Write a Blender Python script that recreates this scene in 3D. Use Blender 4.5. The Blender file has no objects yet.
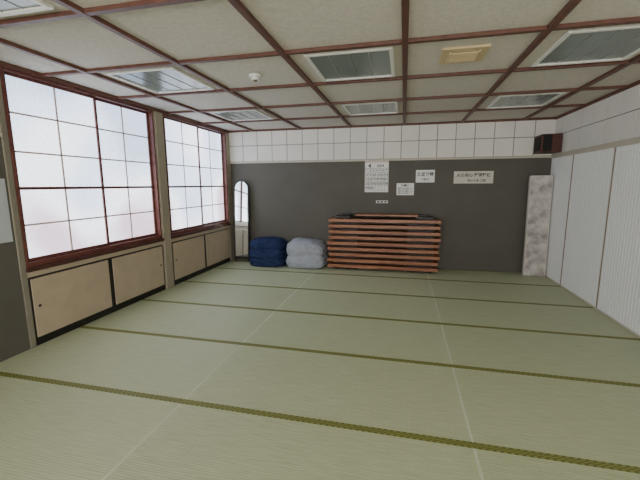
import bpy, bmesh, random
from math import *
from mathutils import Matrix, Vector, noise
random.seed(4)
XL,XR,YB,YF,H=-3.185,2.211,6.2128,-2.6,2.42
S=bpy.context.scene

# ---------------------------------------------------------------- materials
def lin(c):
    return tuple(((v/255)/12.92 if v/255<=.04045 else ((v/255+.055)/1.055)**2.4) for v in c)+(1,)
def mat(name,rgb,rough=.6,spec=.5,metal=0,var=0,vscale=8,bump=0,bscale=60,rgb2=None,stretch=None,detail=4):
    m=bpy.data.materials.new(name); m.use_nodes=True
    nt=m.node_tree; b=nt.nodes['Principled BSDF']
    b.inputs['Base Color'].default_value=lin(rgb); b.inputs['Roughness'].default_value=rough
    b.inputs['Specular IOR Level'].default_value=spec; b.inputs['Metallic'].default_value=metal
    tc=nt.nodes.new('ShaderNodeTexCoord'); mp=nt.nodes.new('ShaderNodeMapping')
    nt.links.new(tc.outputs['Object'],mp.inputs[0])
    if stretch: mp.inputs['Scale'].default_value=stretch
    if var or rgb2:
        n=nt.nodes.new('ShaderNodeTexNoise'); n.inputs['Scale'].default_value=vscale; n.inputs['Detail'].default_value=detail
        nt.links.new(mp.outputs[0],n.inputs[0])
        r=nt.nodes.new('ShaderNodeValToRGB'); r.color_ramp.elements[0].position=.35; r.color_ramp.elements[1].position=.65
        a=lin(rgb); c2=lin(rgb2) if rgb2 else tuple(min(1,x*(1+var)) for x in a[:3])+(1,)
        a2=a if rgb2 else tuple(x*(1-var) for x in a[:3])+(1,)
        r.color_ramp.elements[0].color=a2; r.color_ramp.elements[1].color=c2
        nt.links.new(n.outputs[0],r.inputs[0]); nt.links.new(r.outputs[0],b.inputs['Base Color'])
    if bump:
        n2=nt.nodes.new('ShaderNodeTexNoise'); n2.inputs['Scale'].default_value=bscale; n2.inputs['Detail'].default_value=3
        nt.links.new(mp.outputs[0],n2.inputs[0])
        bp=nt.nodes.new('ShaderNodeBump'); bp.inputs['Strength'].default_value=bump; bp.inputs['Distance'].default_value=.01
        nt.links.new(n2.outputs[0],bp.inputs['Height']); nt.links.new(bp.outputs[0],b.inputs['Normal'])
    return m
M={}
M['grey']=mat('dark_grey_wall',(92,89,82),.6,.3,var=.05,vscale=3,bump=.15,bscale=220)
M['cream']=mat('cream_paint',(196,188,172),.6,var=.04,vscale=5)
M['ceil']=mat('ceiling_cloth',(208,202,192),.85,.2,var=.06,vscale=35,bump=.5,bscale=150)
M['batten']=mat('ceiling_batten_wood',(100,66,56),.5,.4,var=.15,vscale=15)
M['tile']=mat('white_acoustic_tile',(228,225,219),.6,.3,var=.02,vscale=4,bump=.15,bscale=120)
M['tilegap']=mat('tile_joint',(124,118,110),.8)
M['frame']=mat('window_frame_wood',(104,58,50),.4,.5,var=.2,vscale=20)
M['munt']=mat('window_muntin',(212,192,190),.5)
M['sill']=mat('sill_wood',(76,44,36),.4,.5,var=.2,vscale=12)
M['post']=mat('beige_post',(160,151,132),.55,var=.05,vscale=10)
M['postd']=mat('grey_beige_post',(132,126,112),.55,var=.05,vscale=10)
M['cab']=mat('cabinet_panel',(182,166,143),.6,var=.05,vscale=6)
M['black']=mat('black_lacquer',(24,22,22),.4)
M['panel']=mat('white_ribbed_panel',(240,241,241),.55,.3,var=.015,vscale=3)
M['seam']=mat('panel_seam',(150,126,108),.5)
M['white']=mat('white_enamel',(226,226,220),.4)
M['diff']=mat('fixture_diffuser',(120,130,126),.2,.6,var=.03,vscale=4)
M['diffrib']=mat('fixture_rib',(150,158,152),.3)
M['vent']=mat('vent_beige',(204,184,144),.5)
M['ventd']=mat('vent_dark',(120,98,66),.7)
M['wood']=mat('table_top_wood',(136,84,58),.35,.5,vscale=5,stretch=(.5,8,9),rgb2=(166,114,84))
M['woodd']=mat('table_apron_dark',(36,24,20),.6,var=.2,vscale=10)
M['metal']=mat('black_steel',(24,24,26),.35,.5,metal=.4)
M['blue']=mat('navy_fabric',(38,50,86),.85,.2,var=.12,vscale=8,bump=.3,bscale=260)
M['gfab']=mat('pale_grey_fabric',(160,164,174),.85,.2,var=.06,vscale=8,bump=.3,bscale=260)
M['paper']=mat('paper',(240,240,236),.7)
M['paperg']=mat('pale_grey_paper',(184,190,194),.7)
M['paperb']=mat('beige_paper',(212,206,196),.7,var=.05,vscale=20)
M['ink']=mat('ink',(30,30,34),.7)
M['inkr']=mat('red_ink',(150,40,36),.7)
M['screen']=mat('patterned_brocade',(206,201,195),.7,vscale=9,rgb2=(150,143,139),detail=8)
M['speaker']=mat('speaker_brown',(80,40,34),.5,var=.15,vscale=18)
M['spkgrille']=mat('speaker_grille',(26,22,22),.8)
M['mirror']=mat('mirror_glass',(235,240,240),.02,.5,metal=1)
M['slab']=mat('subfloor',(120,110,90),.8)
def tatami():
    m=mat('tatami_rush',(166,172,132),.5,.4); nt=m.node_tree; b=nt.nodes['Principled BSDF']
    tc=nt.nodes.new('ShaderNodeTexCoord'); 
    w=nt.nodes.new('ShaderNodeTexWave'); w.bands_direction='Y'; w.inputs['Scale'].default_value=20; w.inputs['Distortion'].default_value=.3
    nt.links.new(tc.outputs['Object'],w.inputs[0])
    w2=nt.nodes.new('ShaderNodeTexWave'); w2.bands_direction='X'; w2.inputs['Scale'].default_value=9; w2.inputs['Distortion'].default_value=.2
    nt.links.new(tc.outputs['Object'],w2.inputs[0])
    mp=nt.nodes.new('ShaderNodeMapping'); mp.inputs['Scale'].default_value=(2,30,1); nt.links.new(tc.outputs['Object'],mp.inputs[0])
    n=nt.nodes.new('ShaderNodeTexNoise'); n.inputs['Scale'].default_value=3; nt.links.new(mp.outputs[0],n.inputs[0])
    oi=nt.nodes.new('ShaderNodeObjectInfo')
    a=nt.nodes.new('ShaderNodeMath'); a.operation='MULTIPLY_ADD'; a.inputs[1].default_value=.2
    nt.links.new(oi.outputs['Random'],a.inputs[0]); nt.links.new(n.outputs[0],a.inputs[2])
    a2=nt.nodes.new('ShaderNodeMath'); a2.operation='MULTIPLY_ADD'; a2.inputs[1].default_value=.35
    nt.links.new(w.outputs['Fac'],a2.inputs[0]); nt.links.new(a.outputs[0],a2.inputs[2])
    r=nt.nodes.new('ShaderNodeValToRGB'); e=r.color_ramp.elements
    e[0].position=.3; e[0].color=lin((163,171,136)); e[1].position=1; e[1].color=lin((193,200,166))
    nt.links.new(a2.outputs[0],r.inputs[0]); nt.links.new(r.outputs[0],b.inputs['Base Color'])
    s=nt.nodes.new('ShaderNodeMath'); s.operation='MULTIPLY_ADD'; s.inputs[1].default_value=.5
    nt.links.new(w2.outputs['Fac'],s.inputs[0]); nt.links.new(w.outputs['Fac'],s.inputs[2])
    bp=nt.nodes.new('ShaderNodeBump'); bp.inputs['Strength'].default_value=.35; bp.inputs['Distance'].default_value=.003
    nt.links.new(s.outputs[0],bp.inputs['Height']); nt.links.new(bp.outputs[0],b.inputs['Normal'])
    return m
M['rush']=tatami()
def heri():
    m=mat('tatami_border',(120,124,50),.6); nt=m.node_tree; b=nt.nodes['Principled BSDF']
    tc=nt.nodes.new('ShaderNodeTexCoord'); c=nt.nodes.new('ShaderNodeTexChecker'); c.inputs['Scale'].default_value=55
    nt.links.new(tc.outputs['Object'],c.inputs[0])
    c.inputs['Color1'].default_value=lin((98,104,42)); c.inputs['Color2'].default_value=lin((136,136,74))
    nt.links.new(c.outputs[0],b.inputs['Base Color']); return m
M['heri']=heri()
M['rushedge']=mat('tatami_rush_fold',(214,218,194),.6)
def glass(name,strength):
    m=bpy.data.materials.new(name); m.use_nodes=True; nt=m.node_tree; b=nt.nodes['Principled BSDF']
    b.inputs['Base Color'].default_value=lin((150,156,164)); b.inputs['Roughness'].default_value=.25
    tc=nt.nodes.new('ShaderNodeTexCoord'); n=nt.nodes.new('ShaderNodeTexNoise'); n.inputs['Scale'].default_value=.9; n.inputs['Detail'].default_value=1
    nt.links.new(tc.outputs['Object'],n.inputs[0])
    sp=nt.nodes.new('ShaderNodeSeparateXYZ'); nt.links.new(tc.outputs['Object'],sp.inputs[0])
    a=nt.nodes.new('ShaderNodeMath'); a.operation='MULTIPLY_ADD'; a.inputs[1].default_value=.2; a.inputs[2].default_value=-.30
    nt.links.new(sp.outputs['Z'],a.inputs[0])
    s=nt.nodes.new('ShaderNodeMath'); s.operation='ADD'; nt.links.new(a.outputs[0],s.inputs[0]); nt.links.new(n.outputs[0],s.inputs[1])
    r=nt.nodes.new('ShaderNodeValToRGB'); r.color_ramp.interpolation='EASE'; e=r.color_ramp.elements
    e[0].position=.26; e[0].color=(.56,.44,.52,1); e[1].position=.74; e[1].color=(.42,.51,.68,1)
    k=r.color_ramp.elements.new(.42); k.color=(.88,.91,1,1)
    k=r.color_ramp.elements.new(.58); k.color=(.62,.71,.88,1)
    nt.links.new(s.outputs[0],r.inputs[0])
    n3=nt.nodes.new('ShaderNodeTexNoise'); n3.inputs['Scale'].default_value=55; n3.inputs['Detail'].default_value=1
    nt.links.new(tc.outputs['Object'],n3.inputs[0])
    mr_=nt.nodes.new('ShaderNodeMapRange'); mr_.inputs[1].default_value=.3; mr_.inputs[2].default_value=.7; mr_.inputs[3].default_value=strength*.87; mr_.inputs[4].default_value=strength*1.13
    nt.links.new(n3.outputs[0],mr_.inputs[0]); nt.links.new(mr_.outputs[0],b.inputs['Emission Strength'])
    nt.links.new(r.outputs[0],b.inputs['Emission Color'])
    return m
M['glass']=glass('frosted_daylit_glass',2.05)
def fillglow():
    m=bpy.data.materials.new('fill_window_glow'); m.use_nodes=True; b=m.node_tree.nodes['Principled BSDF']
    b.inputs['Emission Color'].default_value=(1,.97,.93,1); b.inputs['Emission Strength'].default_value=8; return m  # warm emission of the added fill window, not a real pane
M['fillglow']=fillglow()

# ---------------------------------------------------------------- builders
def empty(name,loc=(0,0,0)):
    o=bpy.data.objects.new(name,None); o.location=loc; S.collection.objects.link(o); return o
def link(name,me,parent=None):
    o=bpy.data.objects.new(name,me); S.collection.objects.link(o)
    if parent: o.parent=parent
    return o
class MB:
    def __init__(s): s.bm=bmesh.new(); s.mats=[]
    def mi(s,k):
        if k not in s.mats: s.mats.append(k)
        return s.mats.index(k)
    def box(s,lo,hi,k,rot=None):
        c=[(lo[i]+hi[i])/2 for i in range(3)]; d=[abs(hi[i]-lo[i]) for i in range(3)]
        mtx=Matrix.Translation(c)
        if rot: mtx=mtx@rot
        r=bmesh.ops.create_cube(s.bm,size=1,matrix=mtx@Matrix.Diagonal((*d,1)))
        i=s.mi(k)
        for v in r['verts']:
            for f in v.link_faces: f.material_index=i
    def tube(s,p,q,r,k,n=12):
        p=Vector(p);q=Vector(q);d=q-p
        m=Matrix.Translation((p+q)/2)@d.to_track_quat('Z','Y').to_matrix().to_4x4()
        x=bmesh.ops.create_cone(s.bm,cap_ends=True,segments=n,radius1=r,radius2=r,depth=d.length,matrix=m)
        i=s.mi(k)
        for v in x['verts']:
            for f in v.link_faces: f.material_index=i
    def done(s,name,parent=None,bevel=0,seg=2,origin=None):
        me=bpy.data.meshes.new(name)
        if origin is not None: bmesh.ops.translate(s.bm,verts=s.bm.verts,vec=-Vector(origin))
        s.bm.to_mesh(me); s.bm.free()
        for k in s.mats: me.materials.append(M[k])
        o=link(name,me,parent)
        if origin is not None: o.location=origin
        if bevel:
            b=o.modifiers.new('bevel','BEVEL'); b.width=bevel; b.segments=seg; b.limit_method='ANGLE'
        return o
def onebox(name,lo,hi,k,parent=None,bevel=0):
    b=MB(); b.box(lo,hi,k); return b.done(name,parent,bevel)

# ---------------------------------------------------------------- shell
onebox('floor',(XL-.15,YF-.15,-.2),(XR+.15,YB+.15,-.055),'slab')
cols=[XL,-1.396,.419,XR]
ylines=[1.9066+.8906*n for n in range(-5,5)]
ys=[YF]+ylines+[YB]
for i in range(len(ys)-1):
    y0,y1=ys[i],ys[i+1]
    for j in range(3):
        x0,x1=cols[j],cols[j+1]; hw=.025
        b=MB()
        b.box((x0+.001,y0+hw,-.055),(x1-.001,y1-hw,0),'rush')
        for a,c in((y0+.0015,y0+hw),(y1-hw,y1-.0015)): b.box((x0+.001,a,-.055),(x1-.001,c,.0008),'heri')
        if j>0: b.box((x0+.001,y0+hw,-.01),(x0+.007,y1-hw,.0006),'rushedge')
        if j<2: b.box((x1-.007,y0+hw,-.01),(x1-.001,y1-hw,.0006),'rushedge')
        b.done('tatami_mat',origin=((x0+x1)/2,(y0+y1)/2,0))

onebox('ceiling',(XL-.15,YF-.15,H),(XR+.15,YB+.15,H+.12),'ceil')
b=MB(); bw=.021; bz=H-.028
bx=[-.0227+.894*n for n in range(-3,3)]
by=[2.7011+.8676*n for n in range(-6,4)]
for x in bx: b.box((x-bw,YF,bz),(x+bw,YB,H),'batten')
for y in by: b.box((XL,y-bw,bz+.003),(XR,y+bw,H),'batten')
b.done('trim_1_ceiling_battens',bevel=.003)
b=MB()
b.box((XL,YF,H-.04),(XL+.025,YB,H),'batten'); b.box((XR-.025,YF,H-.04),(XR,YB,H),'batten')
b.box((XL,YB-.03,H-.035),(XR,YB,H),'batten')
b.done('trim_2_ceiling_edge',bevel=.003)

onebox('wall_back',(XL-.15,YB,-.2),(XR+.15,YB+.15,H+.1),'grey')
b=MB(); b.box((XL,YB-.006,1.84),(XR,YB,H),'tilegap')
tw=.2845
n=int((XR-XL)/tw)+1
for r in range(2):
    for i in range(n):
        x1=XR-i*tw; x0=max(XL,x1-tw)
        if x1-x0<.02: continue
        b.box((x0+.005,YB-.014,1.855+r*.284+.005),(x1-.005,YB-.004,1.855+(r+1)*.284-.005),'tile')
b.done('wall_back_tiles',bevel=.004)
onebox('trim_3_back_rail',(XL,YB-.022,1.825),(XR,YB,1.855),'cream',bevel=.003)
onebox('wall_right',(XR,YF-.15,-.2),(XR+.15,YB+.15,H+.1),'cream')
b=MB(); b.box((XR-.006,YF,1.86),(XR,YB,H),'tilegap')
for r in range(2):
    for i in range(int((YB-YF)/tw)+1):
        y1=YB-i*tw; y0=max(YF,y1-tw)
        if y1-y0<.02: continue
        b.box((XR-.014,y0+.006,1.87+r*.276+.005),(XR-.004,y1-.006,1.87+(r+1)*.276-.005),'tile')
b.done('wall_right_tiles',bevel=.004)
onebox('trim_4_right_rail',(XR-.035,YF,1.81),(XR,YB,1.87),'cream',bevel=.004)
onebox('baseboard_right',(XR-.02,YF,0),(XR,YB,.025),'cream',bevel=.003)
def ribpanel(name,y0,y1,z0,z1):
    bm=bmesh.new(); pts=[]; p=.05; n=max(1,round((y1-y0)/p)); p=(y1-y0)/n; g=.007
    for i in range(n):
        a=y0+i*p; pts+=[(a,0),(a+.005,g),(a+p-.005,g)]
    pts+=[(y1,0)]
    lo=[bm.verts.new((XR-.012-d,y,z0)) for y,d in pts]; hi=[bm.verts.new((XR-.012-d,y,z1)) for y,d in pts]
    for i in range(len(pts)-1): bm.faces.new((lo[i+1],lo[i],hi[i],hi[i+1]))
    me=bpy.data.meshes.new(name); bm.to_mesh(me); bm.free(); me.materials.append(M['panel']); return me
seams=[4.51+.97*k for k in range(-7,2)]
edges=[YF]+seams+[YB]
for i in range(len(edges)-1):
    d=empty('door_%d'%(i+1))
    link('ribbed_face',ribpanel('rib',edges[i]+.009,edges[i+1]-.009,.025,1.81),d)
    b=MB()
    b.box((XR-.022,edges[i]+.001,.025),(XR-.001,edges[i]+.009,1.81),'seam'); b.box((XR-.022,edges[i+1]-.009,.025),(XR-.001,edges[i+1]-.001,1.81),'seam')
    b.done('stiles',d)

ZS,ZT=.72,2.38
WY=2.345
wins=[(WY,4.14),(4.34,6.06)]
b=MB()
b.box((XL-.15,YF-.15,-.2),(XL,2.29,1.83),'grey')
b.box((XL-.15,YF-.15,1.83),(XL,2.29,H+.1),'cream')
b.box((XL-.15,2.29,-.2),(XL-.03,YB+.15,ZS),'cream')
b.box((XL-.15,2.29,ZT),(XL,YB+.15,H+.1),'cream')
for a,c in((2.29,WY),(4.14,4.34),(6.06,YB)): b.box((XL-.15,a,ZS-.1),(XL,c,ZT+.02),'cream')
b.done('wall_left')
onebox('trim_5_post',(XL-.03,2.293,0),(XL+.008,WY-.003,ZT),'postd',bevel=.004)
onebox('trim_6_post',(XL-.03,4.165,0),(XL+.02,4.315,ZT),'post',bevel=.004)
onebox('trim_7_post',(XL-.03,6.07,0),(XL+.012,YB,ZT),'post',bevel=.004)
onebox('trim_8_left_rail',(XL,YF,1.825),(XL+.02,2.29,1.855),'cream',bevel=.003)
for wi,(y0,y1) in enumerate(wins):
    w=empty('window_%d'%(wi+1)); b=MB()
    b.box((XL-.10,y0,ZT-.024),(XL+.012,y1,ZT+.0),'frame')
    b.box((XL-.10,y0,ZS),(XL+.012,y1,ZS+.045),'frame')
    for a in(y0,y1-.026): b.box((XL-.10,a,ZS+.045),(XL+.01,a+.026,ZT-.024),'frame')
    ym=(y0+y1)/2+(.02 if wi==0 else 0)
    b.done('outer_frame',w,bevel=.003)
    onebox('sill_board',(XL-.03,y0-.01,ZS-.035),(XL+.035,y1+.01,ZS),'sill',w,.004)
    for si,(a,c,off) in enumerate(((y0+.026,ym+.022,-.045),(ym-.022,y1-.026,-.075))):
        b=MB(); x0,x1=XL+off,XL+off+.028; s=.026
        b.box((x0,a,ZS+.045),(x1,a+s,ZT-.024),'frame'); b.box((x0,c-s,ZS+.045),(x1,c,ZT-.024),'frame')
        b.box((x0,a+s,ZS+.045),(x1,c-s,ZS+.076),'frame'); b.box((x0,a+s,ZT-.046),(x1,c-s,ZT-.024),'frame')
        b.box((x0,a+s,1.397),(x1,c-s,1.423),'frame')
        ymm=(a+c)/2
        b.box((x0+.008,ymm-.009,ZS+.076),(x1-.010,ymm+.009,ZT-.046),'munt')
        for z in(1.09,1.72,2.04): b.box((x0+.008,a+s,z-.008),(x1-.010,c-s,z+.008),'munt')
        b.done('sash_%d'%(si+1),w,bevel=.002)
        onebox('glass_%d'%(si+1),(x0+.008,a+s,ZS+.076),(x0+.013,c-s,ZT-.046),'glass',w)
for (y0,y1) in wins:
    cb=empty('low_wall_cabinet'); b=MB()
    b.box((XL-.03,y0,0.001),(XL+.0,y1,.69),'black')
    b.box((XL-.01,y0,.635),(XL+.008,y1,.685),'cab')
    b.done('carcass',cb)
    ym=(y0+y1)/2
    for k,(a,c) in enumerate(((y0+.02,ym-.03),(ym+.03,y1-.015))):
        onebox('sliding_panel_%d'%(k+1),(XL-.005,a,.075),(XL+.008,c,.615),'cab',cb,.004)
        b=MB(); yy=(a+.05 if k==0 else c-.05)
        b.tube((XL+.006,yy,.36),(XL+.010,yy,.36),.013,'black',20); b.done('finger_pull_%d'%(k+1),cb)

b=MB()
b.box((XL-.15,YF-.15,-.2),(-2.6,YF,H+.1),'cream'); b.box((1.7,YF-.15,-.2),(XR+.15,YF,H+.1),'cream')
b.box((-2.6,YF-.15,-.2),(1.7,YF,.8),'cream'); b.box((-2.6,YF-.15,2.2),(1.7,YF,H+.1),'cream')
b.done('wall_front')
w=empty('window_3'); b=MB()  # added window, unseen behind the camera, glows to brighten the room
for i in range(6):
    x=-2.6+i*4.3/5; b.box((max(-2.6,x-.02),YF-.08,.8),(min(1.7,x+.02),YF-.02,2.2),'frame')
for z in(.8,1.5,2.16): b.box((-2.6,YF-.08,z),(1.7,YF-.02,z+.04),'frame')
b.done('frame',w); onebox('glass',(-2.58,YF-.06,.82),(1.68,YF-.05,2.18),'fillglow',w)

# ---------------------------------------------------------------- ceiling fixtures
def fixture(cx,y0,y1):
    f=empty('recessed_ceiling_light',(cx,(y0+y1)/2,H)); hw=.335; hl=(y1-y0)/2; t=.03
    b=MB()
    b.box((-hw,-hl,-.022),(-hw+t,hl,0),'white'); b.box((hw-t,-hl,-.022),(hw,hl,0),'white')
    b.box((-hw+t,-hl,-.022),(hw-t,-hl+t,0),'white'); b.box((-hw+t,hl-t,-.022),(hw-t,hl,0),'white')
    b.done('frame',f,bevel=.004)
    b=MB(); b.box((-hw+t,-hl+t,-.010),(hw-t,hl-t,0),'diff')
    for i in range(1,4):
        x=-hw+t+i*(2*hw-2*t)/4
        b.box((x-.003,-hl+t,-.014),(x+.003,hl-t,-.009),'diffrib')
    b.done('diffuser',f)
for cx in(-2.257,-.443,1.345):
    for (a,c) in((1.05,1.75),(2.785,3.485),(4.52,5.20)): fixture(cx,a,c)
v=empty('ceiling_air_vent',(.41,3.08,H)); b=MB()
b.box((-.165,-.165,-.018),(.165,.165,0),'vent'); b.box((-.1,-.1,-.022),(.1,.1,-.016),'ventd')
for i in range(7): y=-.09+i*.03; b.box((-.1,y-.007,-.03),(.1,y+.007,-.02),'vent')
b.box((-.11,-.11,-.03),(-.1,.11,-.016),'vent'); b.box((.1,-.11,-.03),(.11,.11,-.016),'vent')
b.done('louvred_plate',v,bevel=.003)
b=MB(); b.tube((0,0,-.02),(0,0,0),.055,'white',32); b.tube((0,0,-.045),(0,0,-.018),.035,'white',32); b.tube((0,0,-.055),(0,0,-.044),.018,'ventd',24)
o=b.done('smoke_detector',bevel=.004); o.location=(-1.35,3.19,H)

# ---------------------------------------------------------------- stacked low tables
st=empty('stack_of_folded_low_tables',(0,0,.003))
X0,X1,Y0,Y1=-1.222,.578,5.775,6.185; ph=.0965
for i in range(9):
    z=i*ph; dx=random.uniform(-.016,.016); dy=random.uniform(-.008,.008)
    b=MB()
    b.box((X0+dx,Y0+dy,z+.042),(X1+dx,Y1+dy,z+ph-.002),'wood')
    b.done('table_top_%d'%(i+1),st,bevel=.006,origin=(random.uniform(-1,1),5.98,z))
    b=MB()
    b.box((X0+.08+dx,Y0+.06,z+.018),(X1-.08+dx,Y0+.08,z+.044),'woodd'); b.box((X0+.08+dx,Y1-.08,z+.018),(X1-.08+dx,Y1-.06,z+.044),'woodd')
    b.box((X0+.08+dx,Y0+.08,z+.018),(X0+.10+dx,Y1-.08,z+.044),'woodd'); b.box((X1-.10+dx,Y0+.08,z+.018),(X1-.08+dx,Y1-.08,z+.044),'woodd')
    for x in(X0+.1,X1-.5):
        for y in(Y0+.10,Y1-.10): b.box((x,y-.014,z),(x+.4,y+.014,z+.022),'metal')
        b.box((x+.36,Y0+.10,z+.002),(x+.388,Y1-.10,z+.02),'metal')
    b.done('folded_legs_%d'%(i+1),st)
zt=9*ph
b=MB()
b.box((-.78,5.83,zt+.044),(.24,6.15,zt+.072),'wood')
b.done('upper_board',st,bevel=.005)
b=MB()
for y in(5.88,6.10):
    b.tube((-1.05,y,zt+.022),(.42,y,zt+.022),.022,'metal')
b.tube((-1.05,5.88,zt+.022),(-1.05,6.10,zt+.022),.022,'metal'); b.tube((.42,5.88,zt+.022),(.42,6.10,zt+.022),.022,'metal')
b.box((-1.10,5.83,zt),(-.86,5.97,zt+.05),'metal'); b.box((-1.0,5.86,zt+.05),(-.84,5.95,zt+.075),'metal')
b.box((.20,5.83,zt),(.47,5.97,zt+.048),'metal'); b.box((.25,5.86,zt+.048),(.38,5.95,zt+.078),'metal')
b.done('folded_leg_frame',st,bevel=.006)

# ---------------------------------------------------------------- wrapped futon bundles
def bundle(name,cx,cy,dx,dy,dz,k,layers,seed,sag):
    bm=bmesh.new(); bmesh.ops.create_cube(bm,size=2)
    bmesh.ops.subdivide_edges(bm,edges=bm.edges,cuts=47,use_grid_fill=True)
    n=4.8
    for v in bm.verts:
        p=v.co.copy(); q=p/((abs(p.x)**n+abs(p.y)**n+abs(p.z)**n)**(1/n))
        zz=(q.z+1)/2
        side=max(abs(q.x),abs(q.y))
        pinch=1-.08*(.5+.5*cos(2*pi*layers*zz+.5*sin(q.x*3+seed)))**4*side if 0.05<zz<.97 else 1
        w=noise.noise(Vector((q.x*1.5+seed,q.y*1.5,q.z*1.2)))*.07+noise.noise(Vector((q.x*4+seed,q.y*4,q.z*7)))*.03
        for fr,am in((2.6,.06),(5.5,.035)):
            rid=abs(noise.noise(Vector((q.x*fr+seed*2,q.y*fr,q.z*fr*.6+seed))))
            w-=am*max(0,.13-rid)/.13
        q=Vector((q.x*pinch,q.y*pinch,q.z))*(1+w)
        q.x*=1+.05*(1-zz)
        top=max(0,q.z); q.z-=sag*top*(q.x*.5+.5*abs(q.x)**2)
        if q.z<-.85: q.z=-.85-(abs(q.z)-.85)*.12
        v.co=Vector((q.x,q.y,q.z))
    lo=[min(v.co[i] for v in bm.verts) for i in range(3)]; hi=[max(v.co[i] for v in bm.verts) for i in range(3)]
    for v in bm.verts:
        v.co=Vector(((v.co.x-lo[0])/(hi[0]-lo[0])*dx-dx/2,(v.co.y-lo[1])/(hi[1]-lo[1])*dy-dy/2,(v.co.z-lo[2])/(hi[2]-lo[2])*dz))
    for f in bm.faces: f.smooth=True
    me=bpy.data.meshes.new(name); bm.to_mesh(me); bm.free(); me.materials.append(M[k])
    o=link(name,me); o.location=(cx,cy,0.003); return o
bundle('navy_futon_bundle',-2.33,5.91,.67,.50,.50,'blue',3,3.1,.10)
bundle('grey_futon_bundle',-1.625,5.92,.71,.50,.50,'gfab',2,9.4,.18)

# ---------------------------------------------------------------- arched standing mirror
def arch(w,h,n=24):
    pts=[(-w,0)]; r=w
    for i in range(n+1):
        a=pi-pi*i/n; pts.append((r*cos(a),h-r+r*sin(a)))
    pts.append((w,0)); return pts
mr=empty('arched_standing_mirror',(-2.93,6.03,0.004)); mr.rotation_euler=(radians(-4),0,radians(4))
bm=bmesh.new(); o1=arch(.145,1.46); o2=[(x*.86,.04+z*.958) for x,z in o1]
o1=[(x,z+.06) for x,z in o1]; o2=[(x,z+.06) for x,z in o2]
vs=[[bm.verts.new((x,y,z)) for x,z in P] for P,y in((o1,-.015),(o2,-.015),(o2,.005),(o1,.015))]
N=len(o1)
for a,c in((0,1),(1,2),(2,3),(3,0)):
    for i in range(N):
        j=(i+1)%N
        bm.faces.new((vs[a][i],vs[a][j],vs[c][j],vs[c][i]))
bmesh.ops.recalc_face_normals(bm,faces=bm.faces)
me=bpy.data.meshes.new('mirror_frame'); bm.to_mesh(me); bm.free(); me.materials.append(M['black']); link('frame',me,mr)
bm=bmesh.new(); f=bm.faces.new([bm.verts.new((x,-.004,z)) for x,z in o2]); bm.normal_update()
if f.normal.y>0: f.normal_flip()
me=bpy.data.meshes.new('mirror_glass'); bm.to_mesh(me); bm.free(); me.materials.append(M['mirror']); link('glass',me,mr)
b=MB(); b.box((-.14,-.012,.0),(-.115,.012,.08),'black'); b.box((.115,-.012,.0),(.14,.012,.08),'black')
b.box((-.12,.012,.07),(.12,.022,1.35),'black'); b.done('feet_and_backing',mr,bevel=.002)

# ---------------------------------------------------------------- folded patterned screen in the corner
fs=empty('folded_patterned_screen',(2.02,6.02,0.005)); fs.rotation_euler=(radians(-2),0,radians(-3))
for k in range(3):
    y=-.04+k*.032
    b=MB(); b.box((-.145,y,.0),(.145,y+.024,1.54),'screen'); b.done('leaf_%d'%(k+1),fs,bevel=.004)
    b=MB(); b.box((-.15,y-.001,0),(-.14,y+.025,1.545),'paperb'); b.box((.14,y-.001,0),(.15,y+.025,1.545),'paperb')
    b.box((-.15,y-.001,1.535),(.15,y+.025,1.547),'paperb'); b.done('leaf_edge_%d'%(k+1),fs)

sp=empty('wall_speaker',(2.055,6.03,2.01)); b=MB()
b.box((-.13,-.16,-.13),(.13,.165,.13),'speaker'); b.done('cabinet',sp,bevel=.006)
b=MB(); b.box((-.115,-.17,-.115),(.0,-.158,.115),'spkgrille'); b.done('grille',sp,bevel=.004)
b=MB(); b.box((-.136,-.12,-.10),(-.129,.13,.10),'spkgrille'); b.box((-.02,.165,-.05),(.02,.18,.05),'metal'); b.done('side_panel_and_bracket',sp)

# ---------------------------------------------------------------- papers on the back wall
def text(parent,body,x,z,size,k='ink',al='CENTER'):
    c=bpy.data.curves.new('t','FONT'); c.body=body; c.size=size; c.align_x=al; c.align_y='CENTER'; c.offset=size*.02
    o=bpy.data.objects.new('lettering',c); S.collection.objects.link(o); bpy.context.view_layer.update()
    me=bpy.data.meshes.new_from_object(o.evaluated_get(bpy.context.evaluated_depsgraph_get())); bpy.data.objects.remove(o)
    me.materials.clear(); me.materials.append(M[k])
    t=link('lettering',me,parent); t.rotation_euler=(pi/2,0,0); t.location=(x,-.004,z); return t
def sheet(name,x0,x1,z0,z1,k='paper'):
    e=empty(name,((x0+x1)/2,YB,(z0+z1)/2)); onebox('sheet',(-(x1-x0)/2,-.003,-(z1-z0)/2),((x1-x0)/2,-.0005,(z1-z0)/2),k,e); return e
c=sheet('wall_calendar',-.66,-.26,1.30,1.825)
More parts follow.
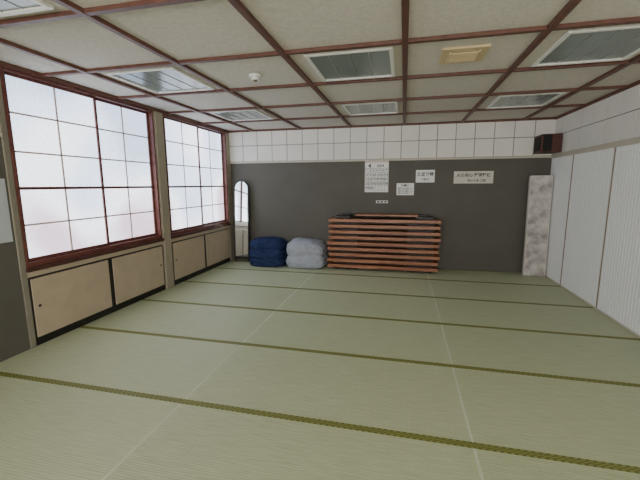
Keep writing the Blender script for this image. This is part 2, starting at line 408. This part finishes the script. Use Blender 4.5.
onebox('binding',(-.2,-.010,.235),(.2,-.0005,.26),'munt',c)
text(c,'4',-.12,.18,.10)
text(c,'2024',.06,.18,.06)
b=MB()
for r in range(6): b.box((-.19,-.0045,.138-r*.074),(.19,-.002,.142-r*.074),'ink')
for q in range(8): b.box((-.19+q*.0543-.0015,-.0045,-.232),(-.19+q*.0543+.0015,-.002,.142),'ink')
b.done('grid',c)
for r in range(5):
    for q in range(7):
        d=r*7+q
        if d<=30: text(c,str(d+1),-.163+q*.0543,.104-r*.074,.05,'inkr' if q==0 else 'ink')
p=sheet('notice_sheet',-.12,.165,1.25,1.45)
text(p,'お願い',0,.06,.045)
for i in range(4): text(p,'使用後は元の場所に戻す',0,.015-i*.028,.022)
p=sheet('notice_sheet',.19,.49,1.46,1.665); text(p,'土足厳禁',0,.03,.068); text(p,'公民館',0,-.055,.045)
p=sheet('calligraphy_banner',.79,1.385,1.44,1.635,'paperb'); text(p,'火の用心 整理整頓',0,.03,.062); text(p,'平成十年 寄贈',.05,-.055,.045)
b=MB(); b.box((-.10,-.012,-.022),(.10,-.0005,.022),'white')
for i in range(3): b.box((-.08+i*.06,-.017,-.012),(-.04+i*.06,-.011,.012),'black')
o=b.done('wall_switch_plate'); o.location=(-.36,YB,1.135)
e=empty('notice_sheet',(XL,2.10,1.23)); onebox('sheet',(.0005,-.17,-.26),(.003,.17,.26),'paperg',e)

# ---------------------------------------------------------------- world, camera
w=bpy.data.worlds.new('world'); S.world=w; w.use_nodes=True
w.node_tree.nodes['Background'].inputs[0].default_value=(.75,.85,1,1); w.node_tree.nodes['Background'].inputs[1].default_value=1
cd=bpy.data.cameras.new('camera'); cam=bpy.data.objects.new('camera',cd); S.collection.objects.link(cam)
cd.sensor_width=36; cd.lens=353.8*36/640; cd.clip_start=.05
cam.matrix_world=Matrix.Translation((0,0,1.4298))@Matrix.Rotation(.2309,4,'Z')@Matrix.Rotation(pi/2-.1549,4,'X')@Matrix.Rotation(-.0044,4,'Z')
S.camera=cam
S.view_settings.exposure=0.6
